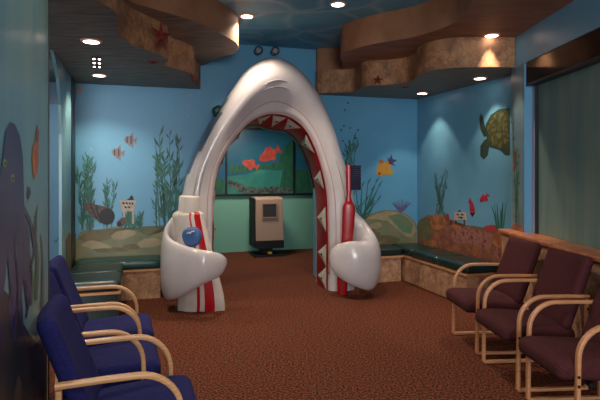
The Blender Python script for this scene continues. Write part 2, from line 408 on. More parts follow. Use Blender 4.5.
# matching positions on the mouth rim (inner) and on the outline (outer), left foot over the snout to the right foot
pairs = [((213, 300), (180, 296)), ((213, 275), (179, 275)), ((213, 250), (178, 250)), ((213, 225), (178, 226)), ((213, 205), (180, 206)), ((214, 188), (183, 190)), ((217, 172), (187, 174)),
         ((222, 159), (194, 156)), ((229, 146), (202, 138)), ((237, 135), (211, 121)), ((245, 126), (223, 103)), ((252, 120), (234, 87)),
         ((259, 116.5), (244, 73)), ((266, 114), (256, 63)), ((273, 113), (270, 57.5)), ((280, 113.5), (284, 61)), ((287, 115), (297, 70)), ((294, 118), (308, 83)),
         ((301, 123), (319, 99)), ((308, 131), (327, 117)), ((314, 142), (334, 135)), ((320, 157), (340, 156)), ((325, 175), (347.5, 178)), ((328.5, 195), (352.5, 200)),
         ((329.5, 220), (354.5, 222)), ((330, 245), (353, 246)), ((330, 268), (353, 268)), ((330, 291), (353, 288.5))]
inn = catmull([(*sp(*a), 0) for a, b in pairs], 4); out = catmull([(*sp(*b, .18), 0) for a, b in pairs], 4)
inn[0].y = out[0].y = 0; inn[-1].y = out[-1].y = 0
NS = len(inn); TD = .55                   # depth of the archway
def station(i):
    I, Oo = inn[i], out[i]; w_ = (Oo-I).length; e = (Oo-I).normalized(); f = i/(NS-1)
    snout = math.exp(-((f-.5)/.16)**2)
    return I, e, w_, snout
def P(I, e, r, d):                        # r outward from the mouth rim, d depth
    return Vector((I.x+e.x*r, d, I.y+e.y*r))
# cross-section: (share of width, depth, snout bulge)
sec = [(0, TD, 0), (0, .30, 0), (0, .05, 0), (.03, .005, 0), (.09, -.014, 0), (.15, -.022, .01), (.19, -.022, .025), (.23, -.030, .04), (.32, -.04, .08),
       (.45, -.06, .12), (.6, -.062, .15), (.74, -.045, .15), (.86, -.005, .12), (.95, .06, .07), (1.0, .16, .0), (1.0, .27, 0), (.97, .40, 0), (.90, .50, 0), (.75, .57, 0), (.4, TD+.01, 0)]
bm = bmesh.new(); R = []
for i in range(NS):
    I, e, w_, sn = station(i)
    R.append([bm.verts.new(P(I, e, s*w_, d-b*sn)) for s, d, b in sec])
for i in range(NS-1):
    f = i/(NS-1)
    for k in range(len(sec)):
        k2 = (k+1) % len(sec)
        fc = bm.faces.new((R[i][k], R[i][k2], R[i+1][k2], R[i+1][k]))
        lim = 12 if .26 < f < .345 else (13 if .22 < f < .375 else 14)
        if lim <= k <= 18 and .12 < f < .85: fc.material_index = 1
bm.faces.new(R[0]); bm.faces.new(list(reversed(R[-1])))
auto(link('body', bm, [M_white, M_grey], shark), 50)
# red gum lining the mouth
bm = bmesh.new(); G = []
def gum_r(i, d):                          # the red lining narrows towards the back, most of all over the mouth
    f = i/(NS-1); return -.02-.15*math.exp(-((f-.57)/.13)**2)*max(0, (d-.085)/(TD-.135))
gs = [(-.004, .075), (-.018, .10), (-.02, .30), (-.02, TD-.10), (-.01, TD-.05), (.004, TD-.05), (.004, .075)]
for i in range(NS):
    I, e, w_, sn = station(i); G.append([P(I, e, r if r > 0 else r+.02+gum_r(i, d), d) for r, d in gs])
loft(bm, G); auto(link('gum', bm, M_gum, shark), 50)
bm = bmesh.new(); G = []
for i in range(16, 92):
    I, e, w_, sn = station(i); G.append([P(I, e, r+(gum_r(i, TD-.05)+.02 if r < 0 else 0), d) for r, d in [(-.03, TD-.05), (-.03, TD+.02), (.006, TD+.02), (.006, TD-.05)]])
loft(bm, G); auto(link('rear_rim', bm, M_frame, shark), 50)
def ribbon(name, m, share, depth, rad, i0, i1, bulge=0, label=None, taper=False):
    path = []
    for i in range(i0, i1+1):
        I, e, w_, sn = station(i); path.append(P(I, e, share*w_, depth-bulge*sn))
    sc = [max(.12, abs(math.sin(PI*k/(len(path)-1)))**.6) if taper else 1 for k in range(len(path))]
    bm = bmesh.new(); sweep(bm, path, circ(rad, 8), (0, 1, 0), scale=sc)
    o = link(name, bm, m, shark, smooth=True)
    if label: o['label'] = label
    return o
ribbon('lip_line', M_lip, .19, -.019, .007, 8, NS-4, .025, 'pink line following the mouth rim')
ribbon('lip_edge', M_lip, .0, .035, .012, 12, NS-4, 0, 'thin pink edge of the gum')
for sh, i0, i1 in ((.42, 49, 62), (.52, 51, 60)):
    d = -.053 if sh == .42 else -.059
    ribbon('crease', M_crease, sh, d, .012, i0, i1, .11 if sh == .42 else .135, 'skin fold above the mouth', True)
for sh, i0, i1 in ((.5, 16, 28), (.68, 14, 24)):
    ribbon('gill_crease', M_crease, sh, -.058 if sh == .5 else -.05, .009, i0, i1, .13, 'gill line low on the left jaw', True)
for sh, i0, i1 in ((.5, 84, 96), (.7, 86, 97)):
    ribbon('gill_crease', M_crease, sh, -.058 if sh == .5 else -.049, .009, i0, i1, .13, 'gill line low on the right jaw', True)
# teeth: triangles on the gum, base along the front lip, tip towards the back
def tooth(i, half, depth, flip=False):
    a, b, c = station(max(0, i-half)), station(min(NS-1, i+half)), station(i)
    base_a = P(a[0], a[1], gum_r(i, .085)-.002, .085); base_b = P(b[0], b[1], gum_r(i, .085)-.002, .085); tip = P(c[0], c[1], gum_r(i, .085+depth)-.006, .085+depth)
    e3 = Vector((c[1].x, 0, c[1].y)); mid_ = P(c[0], c[1], gum_r(i, .085+depth*.3)-.035, .085+depth*.3)
    bm = bmesh.new(); va, vb, vt, vm = [bm.verts.new(p) for p in (base_a, base_b, tip, mid_)]
    for f in ((va, vb, vm), (vb, vt, vm), (vt, va, vm), (va, vt, vb)): bm.faces.new(f)
    o = link('tooth', bm, M_tooth, shark)
    bm = bmesh.new(); sphere(bm, mid_+e3*.004, .015, 10); link('bolt', bm, M_black, o, smooth=True)
for px in [52, 61, 70.5, 80, 89, 96.5, 101.5, 105.5, 6, 11, 18, 27, 36]:
    i = int(round(px)); I = inn[i]
    h = 1                       # half width in stations so that the base is about 0.2 m
    while h < 4 and (inn[min(NS-1, i+h)]-inn[max(0, i-h)]).length < .21: h += 1
    tooth(i, h, .33)
# eyes, one bulging on either side of the head
def eye(i, d, push, side):
    I, e, w_, sn = station(i); c = P(I, e, w_+push, d)
    bm = bmesh.new(); sphere(bm, c, .095, 20, (.8, .8, 1)); o = link('eye', bm, M_black, shark, smooth=True)
    bm = bmesh.new(); sphere(bm, c+Vector((-.035*side, -.05, .01)), .062, 16); link('iris', bm, mat('iris_green', (34, 74, 66), .15), o, smooth=True)
eye(38, .14, -.02, 1); eye(76, .34, -.07, -1)
# fins that wrap round what the shark holds
def fin(name, spine, hts, thick, label):
    """spine: plan positions (world), hts: (bottom, top) heights"""
    n = 6; s = catmull([Vector((p[0], p[1], 0)) for p in spine], n); hh = catmull([Vector((a, b, 0)) for a, b in hts], n); rings = []; th = catmull([Vector((q, 0, 0)) for q in thick], n)
    inv = Matrix.Rotation(-PH, 3, 'Z')
    for i, p in enumerate(s):
        tan = (s[min(i+1, len(s)-1)]-s[max(0, i-1)]).normalized(); nr = Vector((tan.y, -tan.x, 0))
        z0, z1 = hh[i].x, hh[i].y; zc = (z0+z1)/2; hz = (z1-z0)/2; ring = []
        for k in range(20):
            a = 2*PI*k/20; cx = math.copysign(abs(math.cos(a))**.9, math.cos(a)); sz = math.copysign(abs(math.sin(a))**.85, math.sin(a))
            q = Vector((p.x, p.y, zc))+nr*th[i].x*cx+Z*hz*sz; ring.append(inv @ (q-SQ))
        rings.append(ring)
    bm = bmesh.new(); loft(bm, rings); o = link(name, bm, M_white, shark, smooth=True); o['label'] = label
    sb = o.modifiers.new('s', 'SUBSURF'); sb.levels = 1; sb.render_levels = 1
    return o
fin('fin', [(-1.18, 6.62), (-1.46, 6.50), (-1.575, 6.22), (-1.50, 5.90), (-1.30, 5.74), (-1.06, 5.68), (-.90, 5.78), (-.845, 5.92)],
    [(.35, 1.36), (.18, 1.16), (.12, 1.00), (.14, .88), (.22, .80), (.37, .75), (.44, .70), (.54, .62)], [.10, .08, .07, .07, .07, .07, .05, .02], 'left fin curled around the toothpaste tube')
fin('fin', [(.68, 7.12), (.84, 7.02), (.915, 6.84), (.88, 6.66), (.78, 6.55), (.60, 6.53), (.44, 6.60), (.385, 6.66)],
    [(.60, 1.14), (.30, .96), (.12, .80), (.08, .745), (.12, .735), (.20, .73), (.32, .66), (.46, .54)], [.12, .14, .15, .135, .11, .085, .06, .02], 'right fin curled around the toothbrush')

# ------------------------------------------------------------------ what the shark holds
def tube_pt(px, py, z):
    return Vector(((px-300)/FPX*z, z, CAMH+(HOR-py)/FPX*z))
TZ = 6.02
tt = empty('toothpaste_tube', (-1.13, TZ, 0), 0, 'giant white toothpaste tube with red stripes held by the left fin', 'toothpaste tube')
rows = [(0, -1.42, -.87, .08), (.15, -1.415, -.88, .11), (.45, -1.41, -.95, .13), (.75, -1.42, -1.03, .14), (.95, -1.45, -1.08, .14), (1.08, -1.475, -1.11, .14), (1.125, -1.46, -1.12, .13), (1.15, -1.42, -1.17, .10)]
NK = 96; bm = bmesh.new(); RR = []
fr = catmull([Vector((r[0], (r[1]+r[2])/2+1.13, 0)) for r in rows], 5); fw = catmull([Vector(((r[2]-r[1])/2, r[3], 0)) for r in rows], 5)
for p, q in zip(fr, fw):
    tw = .34*p.x/1.1
    RR.append([bm.verts.new((p.y+q.x*math.cos(2*PI*k/NK+tw), q.y*math.sin(2*PI*k/NK+tw), p.x+.006*math.sin(7*k/NK*2*PI)*(.3 if p.x > .3 else 1))) for k in range(NK)])
def stripe_material(k, z):
    x = math.cos(2*PI*(k+.5)/NK); fr_ = (k % NK) >= NK/2
    return 1 if fr_ and (.17 < x < .60 or -.10 < x < .03) else 0
for i in range(len(RR)-1):
    for k in range(NK):
        k2 = (k+1) % NK
        f = bm.faces.new((RR[i][k], RR[i][k2], RR[i+1][k2], RR[i+1][k])); f.material_index = stripe_material(k, RR[i][0].co.z) if RR[i][0].co.z < 1.14 else 0
bm.faces.new(RR[0]); bm.faces.new(RR[-1])
auto(link('tube_body', bm, [M_tube, M_red], tt), 60)
bm = bmesh.new(); lathe(bm, [(.10, 1.13), (.122, 1.14), (.124, 1.16), (.120, 1.28), (.117, 1.315), (.105, 1.325), (.001, 1.325)], 32, Matrix.Translation((-.215, .0, 0)) @ Matrix.Rotation(math.radians(3), 4, 'Y'))
auto(link('cap', bm, M_cap, tt), 40)
bm = bmesh.new()
prof = catmull([(-.0, .112), (.06, .102), (.1, .06), (.108, .0), (.075, -.08), (.0, -.112), (-.075, -.08), (-.108, .0), (-.1, .06), (-.06, .102)], 5, True)
rr = [[Vector((p[0]*s, -d, p[1]*s)) for p in prof] for s, d in ((1, -.03), (1, .015), (.93, .035), (.75, .042), (.35, .046), (.02, .047))]
loft(bm, rr); o = link('emblem', bm, M_drop, tt, smooth=True); o.location = (-.092, -.140, .865); o['label'] = 'rounded blue badge with a small white mark'
bm = bmesh.new()
sweep(bm, catmull([(-.045, -.060, .045), (-.02, -.062, .06), (-.01, -.062, .045), (.01, -.062, .066), (.04, -.058, .072)], 4), circ(.006, 6), (0, 1, 0)); link('badge_mark', bm, M_cap, o)

BZ = 6.82
tb = empty('toothbrush', (.60, BZ, 0), 0, 'giant red toothbrush with navy bristles held by the right fin', 'toothbrush')
sec_h = [(0, -.045, .062), (.3, -.04, .07), (.7, .015, .074), (1.0, .035, .082), (1.14, .04, .08), (1.21, .036, .05), (1.28, .035, .03), (1.34, .04, .032), (1.38, .04, .035), (1.5, .04, .037), (1.66, .038, .037), (1.69, .036, .03)]
bm = bmesh.new(); rings = []
for h, cx, hw in catmull(sec_h, 3): rings.append([Vector((cx+x, y, h)) for x, y in rrect(hw*2, .10 if h < 1.2 else .075, min(.028, hw*.6), 3)])
loft(bm, rings); auto(link('handle', bm, M_brush, tb), 50)
bm = bmesh.new()
for j in range(12):
    for q in range(3):
        z0 = 1.365+j*.0268; y0 = -.045+q*.03
        box(bm, .06, .190+.006*((j+q) % 2), y0, y0+.0275, z0, z0+.0255)
link('bristles', bm, M_bristle, tb)
# ------------------------------------------------------------------ small round lamps on the wall over the shark
for px, py, lab in ((257, 52, 'round chrome spotlight on the wall above the snout, left of the pair'), (273.5, 52.5, 'round chrome spotlight just over the snout tip, right of the pair')):
    p = meet(px, py, O, V)-V*.09
    t = empty('wall_spotlight', p, TH, lab, 'spotlight', 'chrome spotlights above the shark')
    bm = bmesh.new(); sphere(bm, (0, 0, 0), .055, 20); link('lamp_head', bm, M_chrome, t, smooth=True)
    bm = bmesh.new(); sweep(bm, [(0, .03, 0), (0, .088, 0)], circ(.02, 10), (1, 0, 0)); link('stem', bm, M_black, t, smooth=True)
    bm = bmesh.new(); lathe(bm, [(.042, 0), (.060, .004), (.060, .016), (.05, .02)], 20, Matrix.Translation((0, -.015, 0)) @ Matrix.Rotation(PI/2, 4, 'X')); auto(link('lamp_rim', bm, M_black, t))
    bm = bmesh.new(); lathe(bm, [(.05, 0), (.05, .008), (.001, .008)], 20, Matrix.Translation((0, .0895, 0)) @ Matrix.Rotation(PI/2, 4, 'X')); link('wall_plate', bm, M_black, t)

# ------------------------------------------------------------------ alcove: painted glass and the game kiosk
AB = rp(0, 3.0)
def aw(px, py): p = ROOMI @ meet(px, py, AB, V); return p.x, p.z
x0, zb = aw(227, 194.5); x1, _ = aw(292.5, 193.5); zt = 2.45
pic = empty('aquarium_window', rp((x0+x1)/2, 2.995, zb), TH, 'black framed underwater window picture seen through the shark mouth', 'window picture')
hw = (x1-x0)/2; HH = zt-zb
def bar(bm, a0, a1, z0, z1): box(bm, a0, a1, -.05, -.001, z0, z1)
bm = bmesh.new()
bar(bm, -hw-1.0, hw+.75, -.035, .01); bar(bm, -hw-1.0, hw+.75, HH, HH+.05)
for a in (-hw-1.0, -hw-.035, hw-.0, hw+.72): bar(bm, a, a+.035, .01, HH)
link('frame', bm, M_frame, pic)
M_sea = mat('painted_sea', (24, 84, 116), .35, (40, 104, 124), 1.2)
M_seag = mat('painted_seafloor', (58, 140, 124), .35, (34, 104, 100), 3, mix=(.3, .7))
M_seab = mat('painted_dark_coral', (34, 44, 48), .4, (96, 110, 100), 22)
M_kelp = mat('painted_kelp', (26, 78, 66), .4, (44, 104, 70), 6, stretch=(6, 1, 1))
M_fishr = mat('painted_fish_red', (168, 52, 44), .5, (190, 78, 58), 10)
M_fishw = mat('painted_pale', (196, 168, 160), .5)
def flat(name, polys, m, parent, y, label=None, mw=None):
    """painted patches: polygons (a, h) laid on a wall at depth y"""
    bm = bmesh.new(); ms = m if isinstance(m, (list, tuple)) else [m]
    for q, item in enumerate(polys):
        poly, mi = item if isinstance(item, tuple) and isinstance(item[1], int) and len(item) == 2 and isinstance(item[0], list) else (item, 0)
        vv = [bm.verts.new((p[0], y-.0001*q-.0006*mi, p[1])) for p in poly]
        f = bm.faces.new(vv); f.material_index = mi; f.normal_update()
        if f.normal.y > 0: f.normal_flip()
    bmesh.ops.triangulate(bm, faces=bm.faces)
    o = link(name, bm, ms, parent, recalc=False)
    if label: o['label'] = label
    return o
bm = bmesh.new(); box(bm, -hw-.99, hw+.74, -.02, -.001, .005, HH+.01); link('glass_panel', bm, M_sea, pic)
def blob(cx, cy, rx, ry, n=14, j=.12, rot=0, rnd=random):
    out = []
    for k in range(n):
        a = 2*PI*k/n; s = 1+rnd.uniform(-j, j); x, y = rx*s*math.cos(a), ry*s*math.sin(a)
        out.append((cx+x*math.cos(rot)-y*math.sin(rot), cy+x*math.sin(rot)+y*math.cos(rot)))
    return out
flat('painted_seafloor', [[(-hw, .01), (hw, .01), (hw, .50), (.35, .47), (0, .50), (-.3, .40), (-hw, .36)]], M_seag, pic, -.0215)
flat('painted_kelp', [[(hw-.28, .12), (hw, .05), (hw, 1.1), (hw-.12, 1.02), (hw-.2, .9), (hw-.3, .75), (hw-.22, .5)], [(-.62, .40), (-.62, .60), (-.3, .56), (.1, .60), (.5, .66), (.5, .50), (0, .50)]], M_kelp, pic, -.0221)
rb = random.Random(3)
flat('painted_coral', [blob(-hw+.05+k*.042, .05+.05*rb.random()+max(0, .16-k*.02), .06, .07, 8, .4, rnd=rb) for k in range(33) if -hw+.05+k*.042 < hw-.06], M_seab, pic, -.023)
flat('painted_side_sea', [[(hw+.04, .01), (hw+.70, .01), (hw+.70, .45), (hw+.04, .5)], [(-hw-.95, .01), (-hw-.04, .01), (-hw-.04, .3), (-hw-.95, .3)]], M_kelp, pic, -.0221)
def fish_polys(cx, cy, L, rot=0, body=0, fins=0, stripe=None, tall=.45, face=-1, tail=.34):
    c, s = math.cos(rot), math.sin(rot)
    T = lambda pts: [(cx+face*-1*(x*c-y*s)*L, cy+(x*s+y*c)*L) for x, y in pts]
    h = tall/2
    out = [(T([(-.48, 0), (-.36, h*.7), (-.12, h), (.12, h*.85), (.34, h*.35), (.34, -h*.35), (.12, -h*.85), (-.12, -h), (-.36, -h*.7)]), body),
           (T([(.30, .02), (.36+tail*.5, h*1.0), (.36+tail*.4, 0), (.36+tail*.5, -h*1.0), (.30, -.02)]), fins),
           (T([(-.16, h*.9), (.0, h*1.55), (.2, h*1.35), (.22, h*.7)]), fins), (T([(-.05, -h*.9), (.06, -h*1.5), (.2, -h*1.2), (.18, -h*.7)]), fins)]
    if stripe is not None:
        for x in (-.24, .06): out.append((T([(x, h*.85), (x+.06, h*.85), (x+.08, 0), (x+.06, -h*.85), (x, -h*.85), (x+.02, 0)]), stripe))
    return out
flat('painted_fish', fish_polys(.18, .80, .50, .5, tall=.42, face=-1), [M_fishr], pic, -.0235, 'larger plain orange red fish')
flat('painted_fish', fish_polys(-.22, .60, .36, -.35, tall=.42, face=-1), [M_fishr], pic, -.0235, 'smaller plain orange red fish')

kp = rp(0, 2.45); K = ROOMI @ meet(267, 240, kp, V)
ki = empty('game_kiosk', rp(K.x, 2.45, 0), TH, 'beige game kiosk with small screen standing inside the alcove', 'game kiosk')
kw = .27
bm = bmesh.new(); prism(bm, [(-.24, .30), (-.17, 1.08), (-.13, 1.12), (.22, 1.12), (.25, .30)], -kw, kw)
for v in bm.verts: v.co = Vector((v.co.z, v.co.x, v.co.y))
o = link('cabinet', bm, M_beige, ki); bv = o.modifiers.new('b', 'BEVEL'); bv.width = .012; bv.segments = 2
bm = bmesh.new(); box(bm, -kw-.025, -kw-.001, -.2, .25, .18, 1.10); link('side_panel', bm, M_dark, ki)
bm = bmesh.new(); box(bm, -kw, kw, -.25, .25, .16, .298); link('lower_panel', bm, M_black, ki)
bm = bmesh.new(); box(bm, -.1, .1, -.06, .2, .04, .158); link('pedestal', bm, M_dark, ki)
bm = bmesh.new(); box(bm, -kw-.03, kw+.02, -.26, .26, 0, .04); link('base', bm, M_dark, ki)
sl = math.atan2(.07, .78)
Mx = Matrix.Translation((0, -.2, .86)) @ Matrix.Rotation(-sl, 4, 'X')
bm = bmesh.new()
for a0, a1, z0, z1 in ((-.15, .15, .13, .15), (-.15, .15, -.13, -.11), (-.15, -.13, -.11, .13), (.13, .15, -.11, .13)): box(bm, a0, a1, -.018, .0, z0, z1)
bmesh.ops.transform(bm, matrix=Mx, verts=bm.verts); link('screen_bezel', bm, mat('bezel', (150, 120, 104)), ki)
bm = bmesh.new(); box(bm, -.13, .13, -.008, .002, -.11, .13); bmesh.ops.transform(bm, matrix=Mx, verts=bm.verts); link('screen', bm, M_screen, ki)
bm = bmesh.new(); box(bm, -.05, .03, -.275, -.262, .06, .10); link('yellow_tag', bm, mat('tag_yellow', (190, 150, 50)), ki)

# ------------------------------------------------------------------ chairs
def make_chair(name, fabric, wood, label):
    t = empty(name, (0, 0, 0), 0, label, 'chair')
    W = .285; sec = rrect(.036, .026, .008, 2)
    def crown_seat(p):
        f = (p.x+.27)/.54; p.z += .035*f-.05*max(0, f-.8)**1.2
        return p
    bm = bmesh.new(); rbox(bm, .57, .53, .12, .05, 12, .022, None, crown_seat); o = link('seat', bm, fabric, t, smooth=True); o.location = (.05, 0, .385)
    def back_curve(p):
        p.x += .03*(p.y/.26)**2; return p
    bm = bmesh.new(); rbox(bm, .085, .53, .57, .04, 12, 0, None, back_curve); o = link('backrest', bm, fabric, t, smooth=True)
    o.location = (-.275, 0, .69); o.rotation_euler = (0, math.radians(-20), 0)
    for s in (-1, 1):
        y = s*W
        path = [(-.30, y, .685), (-.1, y, .69), (.04, y, .69)]+[(.04+.19*math.sin(a), y, .50+.19*math.cos(a)) for a in [PI/2*k/9 for k in range(1, 10)]]+[(.232, y, .40), (.236, y, .2), (.238, y, .022)]
        bm = bmesh.new(); sweep(bm, path, [(a, b) for a, b in sec], (0, 1, 0)); auto(link('armrest', bm, wood, t), 40)
        bm = bmesh.new(); sweep(bm, [(-.285, y, .668), (-.285, y, .35), (-.285, y, .03)], sec, (0, 1, 0)); auto(link('rear_leg', bm, wood, t), 40)
        bm = bmesh.new(); sweep(bm, [(-.29, y, .015), (.0, y, .015), (.236, y, .015)], rrect(.036, .024, .006, 2), (0, 1, 0)); auto(link('floor_rail', bm, wood, t), 40)
        for x, z in ((.236, .40), (.236, .345), (-.285, .60)):
            bm = bmesh.new(); sweep(bm, [(x, y+s*.016, z), (x, y+s*.022, z)], circ(.009, 8), (1, 0, 0)); link('bolt', bm, M_black, t)
    bm = bmesh.new(); sweep(bm, [(.13, -W+.018, .335), (.13, W-.018, .335)], rrect(.04, .024, .005, 2), (1, 0, 0)); sweep(bm, [(-.2, -W+.018, .325), (-.2, W-.018, .325)], rrect(.04, .024, .005, 2), (1, 0, 0))
    link('cross_rail', bm, M_black, t)
    return t
proto = make_chair('waiting_chair', M_navy, M_wood, 'blue fabric armchair nearest the camera beside the octopus panel')
a18 = math.radians(19)
def fx(fc, a, r=.236): return (fc[0]-r*math.cos(a), fc[1]-r*math.sin(a), 0)
blue = [((-.63, 2.66), a18, 'blue fabric armchair nearest the camera beside the octopus panel'),
        ((-.995, 3.285), a18, 'blue fabric armchair in the middle of the left row'),
        ((-1.215, 3.92), a18, 'blue fabric armchair farthest back, partly behind the octopus panel edge')]
for k, (fc, a, lab) in enumerate(blue):
    c = proto if k == 0 else copy_tree(proto)
    c.location = fx(fc, a); c.rotation_euler = (0, 0, a); c['label'] = lab; c['group'] = 'blue chairs on the left'
proto2 = make_chair('waiting_chair', M_maroon, M_woodr, '')
ar = PI+math.radians(3.8)
red = [((1.53, 4.83), ar, 'maroon armchair farthest back, next to the stone bench'), ((1.56, 4.06), ar+.02, 'maroon armchair in the middle of the right row'),
       ((1.61, 3.34), ar, 'maroon armchair nearest the camera, cut off by the right edge')]
for k, (fc, a, lab) in enumerate(red):
    c = proto2 if k == 0 else copy_tree(proto2)
    c.location = fx(fc, a); c.rotation_euler = (0, 0, a); c['label'] = lab; c['group'] = 'maroon chairs under the window ledge'

# ------------------------------------------------------------------ murals painted on the walls
EPS = .0025
PLANES = {'back': (wall_back, O-V*EPS, -V), 'right': (wall_right, O-U*EPS, -U), 'panel': (wall_panel, rp(OA+EPS, 0), U),
          'left': (wall_left, rp(LA+EPS, 0), U), 'pil': (wall_window, Vector((WX-EPS, 0, 0)), Vector((-1, 0, 0))),
          'corr': (bpy.data.objects['wall_corridor'], O-V*EPS, -V)}
def paint(where, name, polys, mats, label=None, lift=0):
    """polys: [(outline as seen, material index)], laid flat on the named wall"""
    parent, p0, n = PLANES[where]; inv = parent.matrix_world.inverted()
    if not isinstance(mats, (list, tuple)): mats = [mats]
    bm = bmesh.new()
    for q, (poly, mi) in enumerate(polys):
        off = n*(lift+.000015*q+.0003*mi)
        vv = [bm.verts.new(inv @ meet(x, y, p0+off, n)) for x, y in poly]
        f = bm.faces.new(vv); f.material_index = mi
    bmesh.ops.triangulate(bm, faces=bm.faces)
    o = link(name, bm, mats, recalc=False); o.parent = parent
    if label: o['label'] = label
    return o
def stroke(pts, w0, w1=None, n=4):
    """tapering brush stroke as one outline"""
    s = catmull([(x, y, 0) for x, y in pts], n); w1 = w0*.3 if w1 is None else w1; L_, R_ = [], []
    for i, p in enumerate(s):
        t = (s[min(i+1, len(s)-1)]-s[max(0, i-1)]).normalized(); q = w0+(w1-w0)*i/(len(s)-1)
        L_.append((p.x-t.y*q/2, p.y+t.x*q/2)); R_.append((p.x+t.y*q/2, p.y-t.x*q/2))
    return L_+R_[::-1]
def weed(rnd, cx, y0, y1, spread, stalks, leaf=2.6, lean=0, w=.8, dens=1.0):
    out = []
    for k in range(stalks):
        bx = cx+rnd.uniform(-.35, .35)*spread; h = (y0-y1)*rnd.uniform(.6, 1); tx = cx+lean+rnd.uniform(-.6, .6)*spread
        pts = [(bx, y0)]
        for q in (1, 2, 3): pts.append((bx+(tx-bx)*q/3+rnd.uniform(-1, 1)*spread*.12, y0-h*q/3))
        out.append((stroke(pts, w, .35), k % 2)); s = catmull([(x, y, 0) for x, y in pts], 8)
        for p in s[2:]:
            for sd in (-1, 1):
                if rnd.random() < .36*dens:
                    l = leaf*rnd.uniform(1.0, 2.1); a = rnd.uniform(.25, .8)*sd
                    dx, dy = math.sin(a)*l, -math.cos(a)*l
                    out.append(([(p.x, p.y), (p.x+dx*.45-dy*.10, p.y+dy*.45+dx*.10), (p.x+dx*1.0-sd*.5, p.y+dy-.6), (p.x+dx*.5+dy*.10, p.y+dy*.5-dx*.10)], rnd.randrange(2)))
    return out
G1 = mat('paint_green', (54, 118, 112), .5, (66, 128, 112), 30); G2 = mat('paint_deep_green', (44, 98, 88), .5)
G3 = mat('paint_moss', (72, 104, 76), .5, (94, 112, 74), 30)
SAND = mat('paint_sand', (136, 134, 104), .5, (112, 122, 96), 3, mix=(.35, .65)); SANDL = mat('paint_sand_light', (172, 156, 124), .5, (150, 142, 112), 6)
MOSS = mat('paint_rock_moss', (92, 96, 66), .5, (124, 108, 80), 6)
RUST = add_veins(mat('paint_rust_rock', (172, 106, 74), .5, (138, 82, 70), 7, mix=(.4, .6)), (92, 70, 56), 6, .12, .6, .6)
PINKR = mat('paint_pink_rock', (160, 110, 100), .5, (130, 56, 48), 16, mix=(.5, .62))
PUR = mat('paint_purple', (44, 44, 92), .35, (66, 60, 104), 4); PURL = mat('paint_lilac', (104, 96, 142), .5)
DKR = mat('paint_dark_rock', (38, 44, 54), .35, (76, 66, 66), 3); ORG = mat('paint_orange', (170, 92, 52), .45, (196, 120, 72), 9)
YEL = mat('paint_yellow', (196, 158, 62), .5, (206, 128, 58), 7, mix=(.45, .6)); REDF = mat('paint_crimson', (190, 38, 62), .5, (150, 26, 44), 12)
WHT = mat('paint_white', (186, 190, 190), .5); TAN = mat('paint_tan', (132, 124, 136), .5); BRN = mat('paint_brown', (104, 84, 74), .5, (70, 58, 56), 9, stretch=(1, 1, 5))
BLK = mat('paint_black', (26, 26, 34), .5); SIGN = mat('paint_sign', (196, 184, 170), .5, (176, 160, 146), 12)
rn = random.Random(11)

# left part of the back wall
paint('back', 'painted_rock', [([(76, 268), (76, 240), (80, 232), (88, 229), (97, 230), (108, 228), (118, 226), (128, 229), (137, 230), (146, 236), (152, 233), (160, 228), (170, 225), (180, 222), (205, 222), (205, 292), (160, 290), (76, 290)], 0),
      (blob(96, 236, 17, 6, 18, .12, -.12, rn), 1), (blob(123, 235, 13, 4.5, 16, .15, -.2, rn), 2), (blob(118, 232, 10, 2.6, 14, .2, -.1, rn), 1), (blob(96, 245, 14, 4, 14, .2, .1, rn), 2), (blob(150, 243, 13, 5, 16, .15, -.1, rn), 2), (blob(168, 234, 9, 5, 14, .15, -.3, rn), 2), (blob(132, 247, 10, 3, 12, .2, 0, rn), 1), (blob(110, 250, 18, 2.4, 14, .2, 0, rn), 1)],
      [SAND, MOSS, SANDL], 'tan painted rock bank with mossy top')
paint('back', 'painted_seaweed', weed(rn, 84, 230, 150, 11, 6, 6)+weed(rn, 90, 232, 164, 12, 5, 5), [G1, G2], 'tall painted seaweed in the left corner')
paint('back', 'painted_seaweed', weed(rn, 108, 228, 176, 12, 5, 4.5), [G1, G2], 'short painted seaweed behind the shell')
paint('back', 'painted_seaweed', weed(rn, 170, 226, 134, 26, 9, 6.5, -4)+weed(rn, 158, 228, 126, 8, 2, 4.5), [G1, G2], 'large painted seaweed beside the shark')
paint('back', 'painted_seaweed', weed(rn, 132, 229, 214, 22, 8, 4), [G1, G2], 'low painted grass by the sign')
paint('back', 'painted_shell', [([(82, 204), (88, 203), (98, 205), (108, 207), (114, 212), (114, 220), (108, 225), (100, 223), (92, 216), (86, 210)], 0), (stroke([(90, 204), (93, 210), (97, 219)], 1, 1), 1), (stroke([(97, 205), (97, 212), (101, 222)], 1, 1), 1),
      (blob(107, 216.5, 8, 8.5, 16, .04), 1)], [BRN, BLK], 'brown painted cone shell with a dark opening', .005)
paint('back', 'painted_shell', [([(117, 222), (121, 218), (127, 217), (126, 223), (122, 227), (117, 226)], 0), (blob(119, 224, 2.4, 2.6, 10, .05), 1)], [BRN, BLK], 'small painted snail shell', .005)
paint('back', 'painted_coral', [(blob(90, 226, 5, 3.6, 14, .3, rnd=rn), 0)], [mat('paint_pink', (140, 96, 112), .5)], 'pink painted coral')
sg = [([(119, 200), (136, 200.5), (134.5, 211), (122, 211.5)], 0), ([(123, 211), (125, 211), (125.5, 224), (124, 224)], 0), ([(132, 211), (134, 211), (134, 224), (132, 224)], 0)]
for (x, y, l) in ((122.5, 203.5, 2), (125.5, 203.4, 2.4), (129, 203.6, 1.6), (131.6, 203.6, 1.6), (124.5, 207.3, 2.2), (127.8, 207.4, 2.6)):
    sg.append((stroke([(x, y), (x+l*.3, y-1), (x+l*.6, y+.8), (x+l, y-.6)], .9, .8), 1))
sg.append(([(126, 200), (129, 198.5), (131, 195.5), (132.5, 195.8), (132, 199), (134, 200)], 1))
